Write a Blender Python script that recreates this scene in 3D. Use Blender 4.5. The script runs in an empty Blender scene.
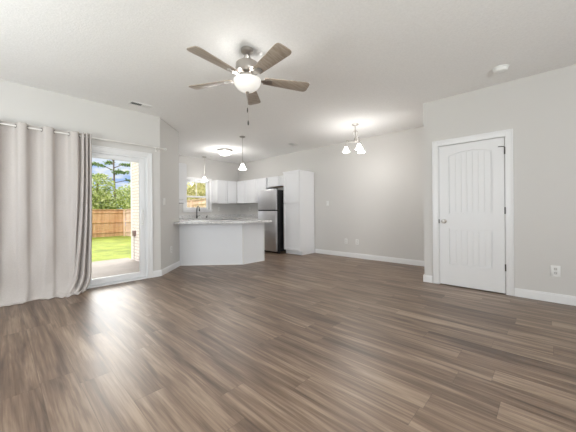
import bpy, bmesh, math, random
from mathutils import Vector, Matrix
PI = math.pi
R = math.radians
sc = bpy.context.scene
COL = sc.collection

# ------------------------------------------------------------------ camera
cam_d = bpy.data.cameras.new('camera'); cam = bpy.data.objects.new('camera', cam_d); COL.objects.link(cam)
YAW, ROLL, CAMH = R(43.4168), R(-0.4626), 1.104
cam_d.sensor_width = 36.0; cam_d.lens = 36.0 * 274.62 / 576.0
cam_d.shift_x = 0.0; cam_d.shift_y = -0.0088; cam_d.clip_start = 0.05; cam_d.clip_end = 400
_f = Vector((math.cos(YAW), math.sin(YAW), 0)); _r = Vector((math.sin(YAW), -math.cos(YAW), 0)); _u = Vector((0, 0, 1))
_r2 = _r * math.cos(ROLL) + _u * math.sin(ROLL); _u2 = _u * math.cos(ROLL) - _r * math.sin(ROLL)
cam.matrix_world = Matrix(((_r2.x, _u2.x, -_f.x, 0), (_r2.y, _u2.y, -_f.y, 0), (_r2.z, _u2.z, -_f.z, CAMH), (0, 0, 0, 1)))
sc.camera = cam

# ------------------------------------------------------------------ exposure, world, sun, added fill light
sc.view_settings.view_transform = 'Standard'; sc.view_settings.look = 'None'
sc.view_settings.gamma = 1.0; sc.view_settings.use_curve_mapping = False
sc.view_settings.exposure = 0.17
try:
    sc.cycles.use_denoising = True
    sc.cycles.max_bounces = 10; sc.cycles.diffuse_bounces = 6; sc.cycles.glossy_bounces = 4
    sc.cycles.transparent_max_bounces = 16; sc.cycles.sample_clamp_indirect = 8.0
    sc.cycles.caustics_reflective = False; sc.cycles.caustics_refractive = False
except Exception:
    pass

SKY_LOW, SKY_HIGH, SKY_FILL, SKY_FILL_AZ = .95, 1.3, 9.4, R(74)
w = bpy.data.worlds.new('sky'); sc.world = w; w.use_nodes = True
nt = w.node_tree; nt.nodes.clear()
def N(nt, t, **k):
    n = nt.nodes.new(t)
    for a, b in k.items(): setattr(n, a, b)
    return n
tc = N(nt, 'ShaderNodeTexCoord'); sep = N(nt, 'ShaderNodeSeparateXYZ'); nt.links.new(tc.outputs['Generated'], sep.inputs[0])
mp = N(nt, 'ShaderNodeMapping'); mp.inputs['Scale'].default_value = (5, 5, 16); nt.links.new(tc.outputs['Generated'], mp.inputs[0])
ns = N(nt, 'ShaderNodeTexNoise'); ns.inputs['Scale'].default_value = 1.6; ns.inputs['Detail'].default_value = 6; nt.links.new(mp.outputs[0], ns.inputs[0])
cr = N(nt, 'ShaderNodeValToRGB'); cr.color_ramp.elements[0].position = .46; cr.color_ramp.elements[1].position = .60
nt.links.new(ns.outputs['Fac'], cr.inputs[0])
mx = N(nt, 'ShaderNodeMix', data_type='RGBA'); mx.inputs[6].default_value = (.40, .58, .98, 1); mx.inputs[7].default_value = (1.0, 1.0, 1.0, 1)
nt.links.new(cr.outputs[0], mx.inputs[0])
el = N(nt, 'ShaderNodeMapRange'); el.inputs[1].default_value = .20; el.inputs[2].default_value = .38; el.inputs[3].default_value = 0; el.inputs[4].default_value = 1
nt.links.new(sep.outputs[2], el.inputs[0])
mx2 = N(nt, 'ShaderNodeMix', data_type='RGBA'); mx2.inputs[7].default_value = (1.0, .965, .92, 1)
nt.links.new(el.outputs[0], mx2.inputs[0]); nt.links.new(mx.outputs[2], mx2.inputs[6])
def wmath(op, *a):
    n = N(nt, 'ShaderNodeMath', operation=op)
    for i, v in enumerate(a):
        if isinstance(v, (int, float)): n.inputs[i].default_value = v
        else: nt.links.new(v, n.inputs[i])
    return n.outputs[0]
def smooth(v, a, b):
    n = N(nt, 'ShaderNodeMapRange', interpolation_type='SMOOTHSTEP'); n.inputs[1].default_value = a; n.inputs[2].default_value = b; nt.links.new(v, n.inputs[0]); return n.outputs[0]
# unseen bright sky patch added above the view, for the floor highlight
dt = N(nt, 'ShaderNodeVectorMath', operation='DOT_PRODUCT'); nt.links.new(tc.outputs['Generated'], dt.inputs[0]); dt.inputs[1].default_value = (math.cos(SKY_FILL_AZ) * .866, math.sin(SKY_FILL_AZ) * .866, .5)
sky_fill = wmath('MULTIPLY', smooth(dt.outputs['Value'], .79, .93), smooth(sep.outputs[2], .19, .27))
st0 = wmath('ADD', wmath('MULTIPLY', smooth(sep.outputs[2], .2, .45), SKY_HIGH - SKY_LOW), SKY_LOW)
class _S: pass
st = _S(); st.outputs = [wmath('ADD', st0, wmath('MULTIPLY', sky_fill, SKY_FILL))]
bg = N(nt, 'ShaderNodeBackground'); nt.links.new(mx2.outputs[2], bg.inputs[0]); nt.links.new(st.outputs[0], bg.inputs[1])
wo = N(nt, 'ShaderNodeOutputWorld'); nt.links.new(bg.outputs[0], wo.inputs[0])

SUN_EL, SUN_AZ = 42, 52          # the sun stands behind the house, well round to the west of the street side
sd = bpy.data.lights.new('sun', 'SUN'); sd.energy = 2.7; sd.angle = R(.6); sd.color = (1, .95, .86)
sun = bpy.data.objects.new('sun', sd); COL.objects.link(sun)
_sv = Vector((-math.sin(R(SUN_AZ)) * math.cos(R(SUN_EL)), -math.cos(R(SUN_AZ)) * math.cos(R(SUN_EL)), math.sin(R(SUN_EL))))
sun.rotation_euler = _sv.to_track_quat('Z', 'Y').to_euler(); sun.location = (-3, -8, 12)

def area(name, loc, to, sx, sy, energy, color=(1, 1, 1)):
    d = bpy.data.lights.new(name, 'AREA'); d.shape = 'RECTANGLE'; d.size = sx; d.size_y = sy; d.energy = energy; d.color = color
    o = bpy.data.objects.new(name, d); COL.objects.link(o); o.location = loc
    o.rotation_euler = (Vector(loc) - Vector(to)).to_track_quat('Z', 'Y').to_euler()
    return o
# added area lamps at the unseen windows, boosted to fill the room
area('front_fill_light', (.3, -2.90, 1.45), (.3, 0, 4.2), 2.3, 1.4, 172, (.93, .975, 1.0))
area('side_fill_light', (-1.90, 2.4, 1.36), (0, 2.4, 2.5), 2.3, 1.25, 82, (.93, .975, 1.0))

# ------------------------------------------------------------------ materials
def lin(h):
    h = h.lstrip('#'); o = []
    for i in (0, 2, 4):
        c = int(h[i:i + 2], 16) / 255; o.append(c / 12.92 if c <= .04045 else ((c + .055) / 1.055) ** 2.4)
    return (*o, 1)
def mat(name, col, rough=.5, metal=0.0, spec=.5, bump=None, var=None, emit=None, coat=0, trans=0):
    """bump=(scale, strength); var=(scale, amount) mottles the base colour; emit=(colour, strength)"""
    m = bpy.data.materials.new(name); m.use_nodes = True; t = m.node_tree; b = t.nodes['Principled BSDF']
    c = lin(col) if isinstance(col, str) else (*col, 1)
    b.inputs['Base Color'].default_value = c; b.inputs['Roughness'].default_value = rough; b.inputs['Metallic'].default_value = metal
    b.inputs['Specular IOR Level'].default_value = spec; b.inputs['Coat Weight'].default_value = coat
    if emit:
        b.inputs['Emission Color'].default_value = (*emit[0], 1); b.inputs['Emission Strength'].default_value = emit[1]
    tcx = N(t, 'ShaderNodeTexCoord') if (bump or var) else None
    if bump:
        n = N(t, 'ShaderNodeTexNoise'); n.inputs['Scale'].default_value = bump[0]; n.inputs['Detail'].default_value = 3
        t.links.new(tcx.outputs['Object'], n.inputs[0]); bn = N(t, 'ShaderNodeBump'); bn.inputs['Strength'].default_value = bump[1]; bn.inputs['Distance'].default_value = .01
        t.links.new(n.outputs['Fac'], bn.inputs['Height']); t.links.new(bn.outputs[0], b.inputs['Normal'])
    if var:
        n = N(t, 'ShaderNodeTexNoise'); n.inputs['Scale'].default_value = var[0]; n.inputs['Detail'].default_value = 4
        t.links.new(tcx.outputs['Object'], n.inputs[0]); r = N(t, 'ShaderNodeValToRGB'); r.color_ramp.elements[0].position = .3; r.color_ramp.elements[1].position = .7
        a = var[1]; r.color_ramp.elements[0].color = tuple(x * (1 - a) for x in c[:3]) + (1,); r.color_ramp.elements[1].color = tuple(min(1, x * (1 + a)) for x in c[:3]) + (1,)
        t.links.new(n.outputs['Fac'], r.inputs[0]); t.links.new(r.outputs[0], b.inputs['Base Color'])
    return m

M = {}
M['wall'] = mat('wall_paint', (.65, .635, .612), .75, spec=.25, bump=(220, .04))
M['ceiling'] = mat('ceiling_stipple', (.90, .895, .885), .9, spec=.1, bump=(70, .22), var=(55, .03))
M['trim'] = mat('white_trim_paint', (.84, .84, .84), .35)
M['door'] = mat('white_door_paint', (.80, .80, .80), .4)
M['cabinet'] = mat('white_cabinet_paint', (.84, .845, .86), .55, spec=.3)
M['peninsula'] = mat('peninsula_panel_paint', (.80, .81, .83), .55)
M['vinyl'] = mat('white_vinyl', (.82, .83, .84), .35)
M['nickel'] = mat('brushed_nickel', (.50, .47, .44), .28, metal=1)
M['dark_metal'] = mat('dark_metal', (.10, .095, .09), .35, metal=.8)
M['grommet'] = mat('dark_nickel_ring', (.20, .185, .17), .35, metal=.7)
M['silver'] = mat('silver_rod_paint', (.86, .84, .81), .3, metal=.25)
M['steel'] = mat('stainless_steel', (.66, .66, .665), .38, metal=1, var=(3, .06))
M['black'] = mat('black_enamel', (.006, .006, .007), .4)
M['rubber'] = mat('dark_gasket', (.01, .01, .01), .6)
M['white_plastic'] = mat('white_plastic', (.82, .82, .80), .4)
M['slot'] = mat('outlet_slot', (.62, .61, .59), .5)
M['louver'] = mat('vent_dark', (.05, .05, .05), .6)
M['raw_wood'] = mat('raw_plywood', lin('#a07b55')[:3], .7, var=(8, .15))
M['fabric'] = mat('curtain_linen', (.57, .532, .507), .9, spec=.1, bump=(260, .12), var=(120, .05))
M['shade'] = mat('frosted_glass_lit', (.9, .9, .88), .5, emit=((1, .97, .92), 3.2))
M['bowl'] = mat('fan_bowl_lit', (.70, .69, .66), .5, emit=((1, .955, .89), .36), var=(9, .06))
M['dome'] = mat('flush_dome_lit', (.9, .9, .88), .5, emit=((1, .96, .90), 2.5))
M['concrete'] = mat('concrete', (.28, .25, .235), .85, var=(3, .10), bump=(60, .1))
M['roofing'] = mat('roof_shingle', (.10, .09, .085), .9, var=(6, .3))
M['bark'] = mat('bark', lin('#6b5645')[:3], .95, var=(6, .4))
M['fence'] = None

def glass_mat():
    m = bpy.data.materials.new('clear_pane'); m.use_nodes = True; t = m.node_tree; t.nodes.clear()
    tr = N(t, 'ShaderNodeBsdfTransparent'); tr.inputs[0].default_value = (.97, .98, .97, 1); gl = N(t, 'ShaderNodeBsdfGlossy'); gl.inputs['Roughness'].default_value = .0
    fr = N(t, 'ShaderNodeFresnel'); fr.inputs[0].default_value = 1.4; mxs = N(t, 'ShaderNodeMixShader'); o = N(t, 'ShaderNodeOutputMaterial')
    t.links.new(fr.outputs[0], mxs.inputs[0]); t.links.new(tr.outputs[0], mxs.inputs[1]); t.links.new(gl.outputs[0], mxs.inputs[2]); t.links.new(mxs.outputs[0], o.inputs[0])
    return m
M['glass'] = glass_mat()

def wood_floor():
    m = bpy.data.materials.new('vinyl_plank_floor'); m.use_nodes = True; t = m.node_tree; b = t.nodes['Principled BSDF']; L = t.links.new
    tcx = N(t, 'ShaderNodeTexCoord'); s = N(t, 'ShaderNodeSeparateXYZ'); L(tcx.outputs['Object'], s.inputs[0])
    def mth(op, a, b_=None, c=None):
        n = N(t, 'ShaderNodeMath', operation=op)
        for i, v in enumerate((a, b_, c)):
            if v is None: continue
            if isinstance(v, (int, float)): n.inputs[i].default_value = v
            else: L(v, n.inputs[i])
        return n.outputs[0]
    W, LEN = .18, 1.22
    xs = mth('DIVIDE', s.outputs[0], W); row = mth('FLOOR', xs); fx = mth('FRACT', xs)
    wn = N(t, 'ShaderNodeTexWhiteNoise', noise_dimensions='1D'); L(row, wn.inputs['W'])
    yo = mth('ADD', mth('DIVIDE', s.outputs[1], LEN), mth('MULTIPLY', wn.outputs[0], 7.0)); colm = mth('FLOOR', yo); fy = mth('FRACT', yo)
    cmb = N(t, 'ShaderNodeCombineXYZ'); L(row, cmb.inputs[0]); L(colm, cmb.inputs[1])
    wn2 = N(t, 'ShaderNodeTexWhiteNoise', noise_dimensions='2D'); L(cmb.outputs[0], wn2.inputs['Vector']); rnd = wn2.outputs[0]
    def grain(sx, sy, scale, detail, dist, off):
        c = N(t, 'ShaderNodeCombineXYZ'); L(mth('MULTIPLY', s.outputs[0], sx), c.inputs[0]); L(mth('MULTIPLY', s.outputs[1], sy), c.inputs[1]); L(mth('MULTIPLY', rnd, off), c.inputs[2])
        n = N(t, 'ShaderNodeTexNoise'); n.inputs['Scale'].default_value = scale; n.inputs['Detail'].default_value = detail; n.inputs['Distortion'].default_value = dist
        n.inputs['Roughness'].default_value = .6; L(c.outputs[0], n.inputs[0]); return n.outputs['Fac']
    broad = grain(1, .07, 13, 3, .6, 40); fine = grain(1, .035, 75, 4, .2, 60)
    tone = mth('ADD', mth('ADD', mth('MULTIPLY', mth('SUBTRACT', broad, .5), 1.55), mth('MULTIPLY', mth('SUBTRACT', fine, .5), .8)), mth('MULTIPLY', mth('SUBTRACT', rnd, .5), .20))
    tone = mth('ADD', tone, .5)
    rp = N(t, 'ShaderNodeValToRGB'); e = rp.color_ramp.elements
    e[0].position = .12; e[0].color = lin(FLOOR_C[0]); e[1].position = .88; e[1].color = lin(FLOOR_C[2])
    q = rp.color_ramp.elements.new(.5); q.color = lin(FLOOR_C[1]); L(tone, rp.inputs[0])
    ex = mth('MINIMUM', fx, mth('SUBTRACT', 1, fx)); ey = mth('MINIMUM', fy, mth('SUBTRACT', 1, fy))
    seam = mth('MINIMUM', mth('DIVIDE', mth('MULTIPLY', ex, W), .0022), mth('DIVIDE', mth('MULTIPLY', ey, LEN), .0022)); seam = mth('MINIMUM', seam, 1.0)
    mxr = N(t, 'ShaderNodeMix', data_type='RGBA'); mxr.inputs[6].default_value = lin('#3c2f27'); L(rp.outputs[0], mxr.inputs[7]); L(mth('ADD', mth('MULTIPLY', seam, .55), .45), mxr.inputs[0])
    L(mxr.outputs[2], b.inputs['Base Color'])
    b.inputs['IOR'].default_value = 1.68
    L(mth('ADD', .32, mth('MULTIPLY', fine, .13)), b.inputs['Roughness'])
    bp = N(t, 'ShaderNodeBump'); bp.inputs['Strength'].default_value = .10; bp.inputs['Distance'].default_value = .003; L(mth('MULTIPLY', fine, seam), bp.inputs['Height']); L(bp.outputs[0], b.inputs['Normal'])
    return m
FLOOR_C = ('#4c3a2e', '#776251', '#a08b77')
M['floor'] = wood_floor()

def wood_mat(name, c0, c1, axis_scale, scale=9, rough=.7):
    m = bpy.data.materials.new(name); m.use_nodes = True; t = m.node_tree; b = t.nodes['Principled BSDF']
    tcx = N(t, 'ShaderNodeTexCoord'); mpn = N(t, 'ShaderNodeMapping'); mpn.inputs['Scale'].default_value = axis_scale; t.links.new(tcx.outputs['Object'], mpn.inputs[0])
    n = N(t, 'ShaderNodeTexNoise'); n.inputs['Scale'].default_value = scale; n.inputs['Detail'].default_value = 5; t.links.new(mpn.outputs[0], n.inputs[0])
    r = N(t, 'ShaderNodeValToRGB'); r.color_ramp.elements[0].position = .3; r.color_ramp.elements[1].position = .7; r.color_ramp.elements[0].color = lin(c0); r.color_ramp.elements[1].color = lin(c1)
    t.links.new(n.outputs['Fac'], r.inputs[0]); t.links.new(r.outputs[0], b.inputs['Base Color']); b.inputs['Roughness'].default_value = rough
    return m
M['fence'] = wood_mat('cedar_boards', '#b5855f', '#ddb793', (1, 1, .12), 5)
M['fence_pale'] = wood_mat('pale_boards', '#d3b09a', '#f0dccf', (1, 1, .12), 5)
M['blade'] = wood_mat('driftwood_blade', '#96897a', '#b3a699', (.08, 1, 1), 60, .35)

def stone():
    m = bpy.data.materials.new('grey_speckled_counter'); m.use_nodes = True; t = m.node_tree; b = t.nodes['Principled BSDF']
    tcx = N(t, 'ShaderNodeTexCoord'); n = N(t, 'ShaderNodeTexNoise'); n.inputs['Scale'].default_value = 45; n.inputs['Detail'].default_value = 6; n.inputs['Roughness'].default_value = .75
    t.links.new(tcx.outputs['Object'], n.inputs[0]); r = N(t, 'ShaderNodeValToRGB'); e = r.color_ramp.elements
    e[0].position = .36; e[0].color = lin('#a3a2a1'); e[1].position = .60; e[1].color = lin('#e9e8e7'); t.links.new(n.outputs['Fac'], r.inputs[0]); t.links.new(r.outputs[0], b.inputs['Base Color'])
    b.inputs['Roughness'].default_value = .22; return m
M['stone'] = stone()
def cladding():
    m = bpy.data.materials.new('white_coursed_cladding'); m.use_nodes = True; t = m.node_tree; b = t.nodes['Principled BSDF']
    tcx = N(t, 'ShaderNodeTexCoord'); s = N(t, 'ShaderNodeSeparateXYZ'); c = N(t, 'ShaderNodeCombineXYZ'); t.links.new(tcx.outputs['Object'], s.inputs[0])
    t.links.new(s.outputs[1], c.inputs[0]); t.links.new(s.outputs[2], c.inputs[1])
    k = N(t, 'ShaderNodeTexBrick'); t.links.new(c.outputs[0], k.inputs['Vector']); k.inputs['Scale'].default_value = 1; k.inputs['Brick Width'].default_value = .21; k.inputs['Row Height'].default_value = .078; k.inputs['Mortar Size'].default_value = .010
    k.inputs['Color1'].default_value = (.86, .80, .78, 1); k.inputs['Color2'].default_value = (.80, .74, .72, 1); k.inputs['Mortar'].default_value = (.60, .52, .50, 1)
    t.links.new(k.outputs['Color'], b.inputs['Base Color']); b.inputs['Roughness'].default_value = .85; return m
M['siding'] = cladding()

def leaf_mat(name, cols, scale=.9):
    m = bpy.data.materials.new(name); m.use_nodes = True; t = m.node_tree; b = t.nodes['Principled BSDF']
    g = N(t, 'ShaderNodeNewGeometry'); r = N(t, 'ShaderNodeValToRGB'); r.color_ramp.interpolation = 'LINEAR'; e = r.color_ramp.elements
    e[0].position = 0; e[0].color = lin(cols[0]); e[1].position = 1; e[1].color = lin(cols[2]); q = e.new(.5); q.color = lin(cols[1])
    t.links.new(g.outputs['Random Per Island'], r.inputs[0]); t.links.new(r.outputs[0], b.inputs['Base Color']); b.inputs['Roughness'].default_value = .6
    tl = N(t, 'ShaderNodeBsdfTranslucent'); t.links.new(r.outputs[0], tl.inputs[0]); ms = N(t, 'ShaderNodeMixShader'); ms.inputs[0].default_value = .35
    t.links.new(b.outputs[0], ms.inputs[1]); t.links.new(tl.outputs[0], ms.inputs[2]); t.links.new(ms.outputs[0], t.nodes['Material Output'].inputs[0])
    return m
M['leaf'] = leaf_mat('broad_leaves', ('#6a7c3c', '#a5b463', '#dbe0a8'))
M['leaf_yellow'] = leaf_mat('yellow_green_leaves', ('#a3a566', '#d0cb8c', '#efe8bf'))
M['needle'] = leaf_mat('pine_needles', ('#3f5f2e', '#66873f', '#93aa5c'))
def grass_mat():
    m = bpy.data.materials.new('lawn_grass'); m.use_nodes = True; t = m.node_tree; b = t.nodes['Principled BSDF']
    tcx = N(t, 'ShaderNodeTexCoord'); n = N(t, 'ShaderNodeTexNoise'); n.inputs['Scale'].default_value = 1.6; n.inputs['Detail'].default_value = 8; n.inputs['Roughness'].default_value = .7
    t.links.new(tcx.outputs['Object'], n.inputs[0]); r = N(t, 'ShaderNodeValToRGB'); e = r.color_ramp.elements
    e[0].position = .34; e[0].color = lin('#66751f'); e[1].position = .66; e[1].color = lin('#a0ad40'); t.links.new(n.outputs['Fac'], r.inputs[0]); t.links.new(r.outputs[0], b.inputs['Base Color'])
    b.inputs['Roughness'].default_value = .9
    n2 = N(t, 'ShaderNodeTexNoise'); n2.inputs['Scale'].default_value = 18; t.links.new(tcx.outputs['Object'], n2.inputs[0]); bp = N(t, 'ShaderNodeBump'); bp.inputs['Strength'].default_value = .8; bp.inputs['Distance'].default_value = .08
    t.links.new(n2.outputs['Fac'], bp.inputs['Height']); t.links.new(bp.outputs[0], b.inputs['Normal']); return m
M['grass'] = grass_mat()

# ------------------------------------------------------------------ mesh helpers
class MB:
    def __init__(s): s.v = []; s.f = []
    def add(s, vs, fs):
        o = len(s.v); s.v += [tuple(v) for v in vs]; s.f += [tuple(i + o for i in f) for f in fs]; return s
    def box(s, x0, y0, z0, x1, y1, z1):
        vs = [(x0, y0, z0), (x1, y0, z0), (x1, y1, z0), (x0, y1, z0), (x0, y0, z1), (x1, y0, z1), (x1, y1, z1), (x0, y1, z1)]
        return s.add(vs, [(0, 3, 2, 1), (4, 5, 6, 7), (0, 1, 5, 4), (1, 2, 6, 5), (2, 3, 7, 6), (3, 0, 4, 7)])
    def prism(s, pts, z0, z1):
        n = len(pts); a = sum(pts[i][0] * pts[(i + 1) % n][1] - pts[(i + 1) % n][0] * pts[i][1] for i in range(n))
        if a < 0: pts = pts[::-1]
        vs = [(x, y, z0) for x, y in pts] + [(x, y, z1) for x, y in pts]
        return s.add(vs, [tuple(range(n))[::-1], tuple(range(n, 2 * n))] + [(i, (i + 1) % n, n + (i + 1) % n, n + i) for i in range(n)])
    def prism_y(s, pts, y0, y1):          # outline in x,z, thickness along y
        n = len(pts); a = sum(pts[i][0] * pts[(i + 1) % n][1] - pts[(i + 1) % n][0] * pts[i][1] for i in range(n))
        if a < 0: pts = pts[::-1]
        vs = [(x, y0, z) for x, z in pts] + [(x, y1, z) for x, z in pts]
        return s.add(vs, [tuple(range(n)), tuple(range(n, 2 * n))[::-1]] + [(i, n + i, n + (i + 1) % n, (i + 1) % n) for i in range(n)])
    def lathe(s, prof, n=32, c=(0, 0, 0), M_=None):
        vs, fs = [], []
        for r, z in prof:
            for k in range(n):
                a = 2 * PI * k / n; vs.append(Vector((r * math.cos(a), r * math.sin(a), z)))
        if M_ is not None: vs = [M_ @ v for v in vs]
        vs = [(v.x + c[0], v.y + c[1], v.z + c[2]) for v in vs]
        m = len(prof)
        for i in range(m - 1):
            for k in range(n):
                fs.append((i * n + k, i * n + (k + 1) % n, (i + 1) * n + (k + 1) % n, (i + 1) * n + k))
        if prof[0][0] > 1e-5: fs.append(tuple(range(n))[::-1])
        if prof[-1][0] > 1e-5: fs.append(tuple((m - 1) * n + k for k in range(n)))
        return s.add(vs, fs)
    def tube(s, path, r, n=10, cap=True):
        path = [Vector(p) for p in path]; rr = r if isinstance(r, (list, tuple)) else [r] * len(path)
        vs, fs = [], []; prev = None
        for i, p in enumerate(path):
            d = (path[min(i + 1, len(path) - 1)] - path[max(i - 1, 0)]).normalized()
            if prev is None:
                a = Vector((0, 0, 1)) if abs(d.z) < .9 else Vector((1, 0, 0)); u = d.cross(a).normalized()
            else: u = (prev - d * prev.dot(d)).normalized()
            prev = u; v2 = d.cross(u)
            for k in range(n):
                t = 2 * PI * k / n; vs.append(p + (u * math.cos(t) + v2 * math.sin(t)) * rr[i])
        for i in range(len(path) - 1):
            for k in range(n): fs.append((i * n + k, i * n + (k + 1) % n, (i + 1) * n + (k + 1) % n, (i + 1) * n + k))
        if cap: fs += [tuple(range(n))[::-1], tuple((len(path) - 1) * n + k for k in range(n))]
        return s.add(vs, fs)
    def torus(s, R_, r, n=24, m=8, M_=Matrix(), c=(0, 0, 0)):
        vs, fs = [], []
        for i in range(n):
            a = 2 * PI * i / n
            for j in range(m):
                b = 2 * PI * j / m; vs.append(M_ @ Vector(((R_ + r * math.cos(b)) * math.cos(a), (R_ + r * math.cos(b)) * math.sin(a), r * math.sin(b))) + Vector(c))
        for i in range(n):
            for j in range(m): fs.append((i * m + j, ((i + 1) % n) * m + j, ((i + 1) % n) * m + (j + 1) % m, i * m + (j + 1) % m))
        return s.add(vs, fs)
    def build(s, name, m, parent=None, bevel=0, smooth=True, loc=None, rz=0):
        me = bpy.data.meshes.new(name); me.from_pydata([tuple(v) for v in s.v], [], s.f); me.update()
        bm = bmesh.new(); bm.from_mesh(me); bmesh.ops.recalc_face_normals(bm, faces=bm.faces)
        if bevel: bmesh.ops.bevel(bm, geom=[e for e in bm.edges if len(e.link_faces) == 2 and e.calc_face_angle(0) > R(30)], offset=bevel, segments=2, affect='EDGES', profile=.5)
        bm.to_mesh(me); bm.free()
        me.materials.append(m)
        if smooth:
            me.polygons.foreach_set('use_smooth', [True] * len(me.polygons)); me.set_sharp_from_angle(angle=R(32))
        o = bpy.data.objects.new(name, me); COL.objects.link(o)
        if parent: o.parent = parent
        if loc is not None: o.location = loc
        if rz: o.rotation_euler = (0, 0, rz)
        return o
def tag(o, label, cat, group=None, kind=None):
    o['label'] = label; o['category'] = cat
    if group: o['group'] = group
    if kind: o['kind'] = kind
    return o
def thing(name, label, cat, loc=(0, 0, 0), rz=0, group=None, kind=None):
    o = bpy.data.objects.new(name, None); COL.objects.link(o); o.empty_display_size = .1
    o.location = loc; o.rotation_euler = (0, 0, rz); return tag(o, label, cat, group, kind)
def struct(name, mb, m, label, cat, bevel=0, parent=None, smooth=True):
    o = mb.build(name, m, parent, bevel, smooth)
    if not parent: tag(o, label, cat, None, 'structure')
    return o
def lamp(name, loc, power, parent=None, color=(1, .975, .945), r=.04):
    d = bpy.data.lights.new(name, 'POINT'); d.energy = power; d.color = color; d.shadow_soft_size = r
    o = bpy.data.objects.new(name, d); COL.objects.link(o); o.location = loc
    if parent: o.parent = parent
    return o

# ------------------------------------------------------------------ room shell
H = 2.74
X1, X2, Y1, YW, XB, YB = 4.511, 5.726, 4.858, 7.748, -2.0, -3.0    # closet wall, dining wall, patio wall, kitchen window wall, back walls
YC = 1.385                                                        # end of the closet wall
P0, P1 = (1.93, Y1), (2.55, 5.478)                                # the angled wall
T = .12
struct('floor', MB().prism([(XB, YB), (X2, YB), (X2, YW), (P1[0], YW), P1, P0, (XB, Y1)], -.10, 0), M['floor'], 'brown wood-look plank floor of the open living room and kitchen', 'floor')
struct('ceiling', MB().prism([(XB - T, YB - T), (X2 + T, YB - T), (X2 + T, YW + T), (P1[0] - T, YW + T), (P1[0] - T, P1[1] + .05), (P0[0] - .05, Y1 + T), (XB - T, Y1 + T)], H, H + .1), M['ceiling'], 'pale stippled ceiling over the whole open room', 'ceiling')
SX0, SX1, SH = -.10, 1.725, 2.025                                  # patio door opening
struct('wall_left', MB().box(XB, Y1, 0, SX0, Y1 + T, H).box(SX0, Y1, SH, SX1, Y1 + T, H).box(SX1, Y1, 0, P0[0], Y1 + T, H), M['wall'], 'light greige wall holding the sliding patio door', 'wall')
n_ = (-T * .7071, T * .7071)
struct('wall_angled', MB().prism([P0, P1, (P1[0] + n_[0], P1[1] + n_[1]), (P0[0] + n_[0], P0[1] + n_[1])], 0, H), M['wall'], 'short angled wall between patio door and kitchen peninsula', 'wall')
struct('wall_kitchen_side', MB().box(P1[0] - T, P1[1], 0, P1[0], YW + T, H), M['wall'], 'hidden kitchen side wall behind the angled wall', 'wall')
WX0, WX1, WZ0, WZ1 = 3.80, 4.585, 1.165, 2.06                      # kitchen window opening
struct('wall_kitchen', MB().box(P1[0], YW, 0, WX0, YW + T, H).box(WX1, YW, 0, X2 + T, YW + T, H).box(WX0, YW, 0, WX1, YW + T, WZ0).box(WX0, YW, WZ1, WX1, YW + T, H), M['wall'], 'far kitchen wall with the window over the sink', 'wall')
struct('wall_dining', MB().box(X2, YB, 0, X2 + T, YW, H), M['wall'], 'long greige dining wall running from closet corner to kitchen', 'wall')
DY0, DY1, DH = .385, 1.19, 2.055                                   # closet door opening
struct('wall_right', MB().box(X1, YB, 0, X1 + T, DY0, H).box(X1, DY1, 0, X1 + T, YC, H).box(X1, DY0, DH, X1 + T, DY1, H), M['wall'], 'greige wall on the right with the white panelled door', 'wall')
struct('wall_return', MB().box(X1 + T, YC - T, 0, X2, YC, H), M['wall'], 'short wall turning from the door wall to the dining wall', 'wall')
def holed(ax, c, a0, a1, holes_lo, holes_hi, z0, z1, t):           # a back wall with one window opening
    m = MB()
    for (u0, u1, w0, w1) in ((a0, holes_lo, 0, H), (holes_hi, a1, 0, H), (holes_lo, holes_hi, 0, z0), (holes_lo, holes_hi, z1, H)):
        m.box(u0, c, w0, u1, c + t, w1) if ax == 'y' else m.box(c, u0, w0, c + t, u1, w1)
    return m
struct('wall_front', holed('y', YB - T, XB, X2 + T, -.9, 1.5, .72, 2.18, T), M['wall'], 'wall behind the viewer with an added wide front window', 'wall')
struct('wall_back', holed('x', XB - T, YB, Y1 + T, 1.2, 3.6, .72, 2.00, T), M['wall'], 'side wall behind the viewer with an added wide window', 'wall')
for i, (nm, lab, b, horiz) in enumerate((('window_2', 'wide front window added behind the viewer for light', (-.9, 1.5, YB - .07), True), ('window_3', 'wide side window added behind the viewer for light', (1.2, 3.6, XB - .07), False))):  # unseen windows, added to let light in from behind
    o = thing(nm, lab, 'window', kind='structure')
    m = MB(); g = MB()
    zt = 2.18 if horiz else 2.0
    for (u0, u1, z0, z1) in ((b[0], b[1], .72, .78), (b[0], b[1], zt - .06, zt), (b[0], b[0] + .06, .78, zt - .06), (b[1] - .06, b[1], .78, zt - .06), ((b[0] + b[1]) / 2 - .03, (b[0] + b[1]) / 2 + .03, .78, zt - .06)):
        m.box(u0, b[2] - .03, z0, u1, b[2] + .03, z1) if horiz else m.box(b[2] - .03, u0, z0, b[2] + .03, u1, z1)
    g.box(b[0] + .05, b[2] - .003, .77, b[1] - .05, b[2] + .003, zt - .05) if horiz else g.box(b[2] - .003, b[0] + .05, .77, b[2] + .003, b[1] - .05, zt - .05)
    m.build('window_frame', M['vinyl'], o); g.build('pane', M['glass'], o)

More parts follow.
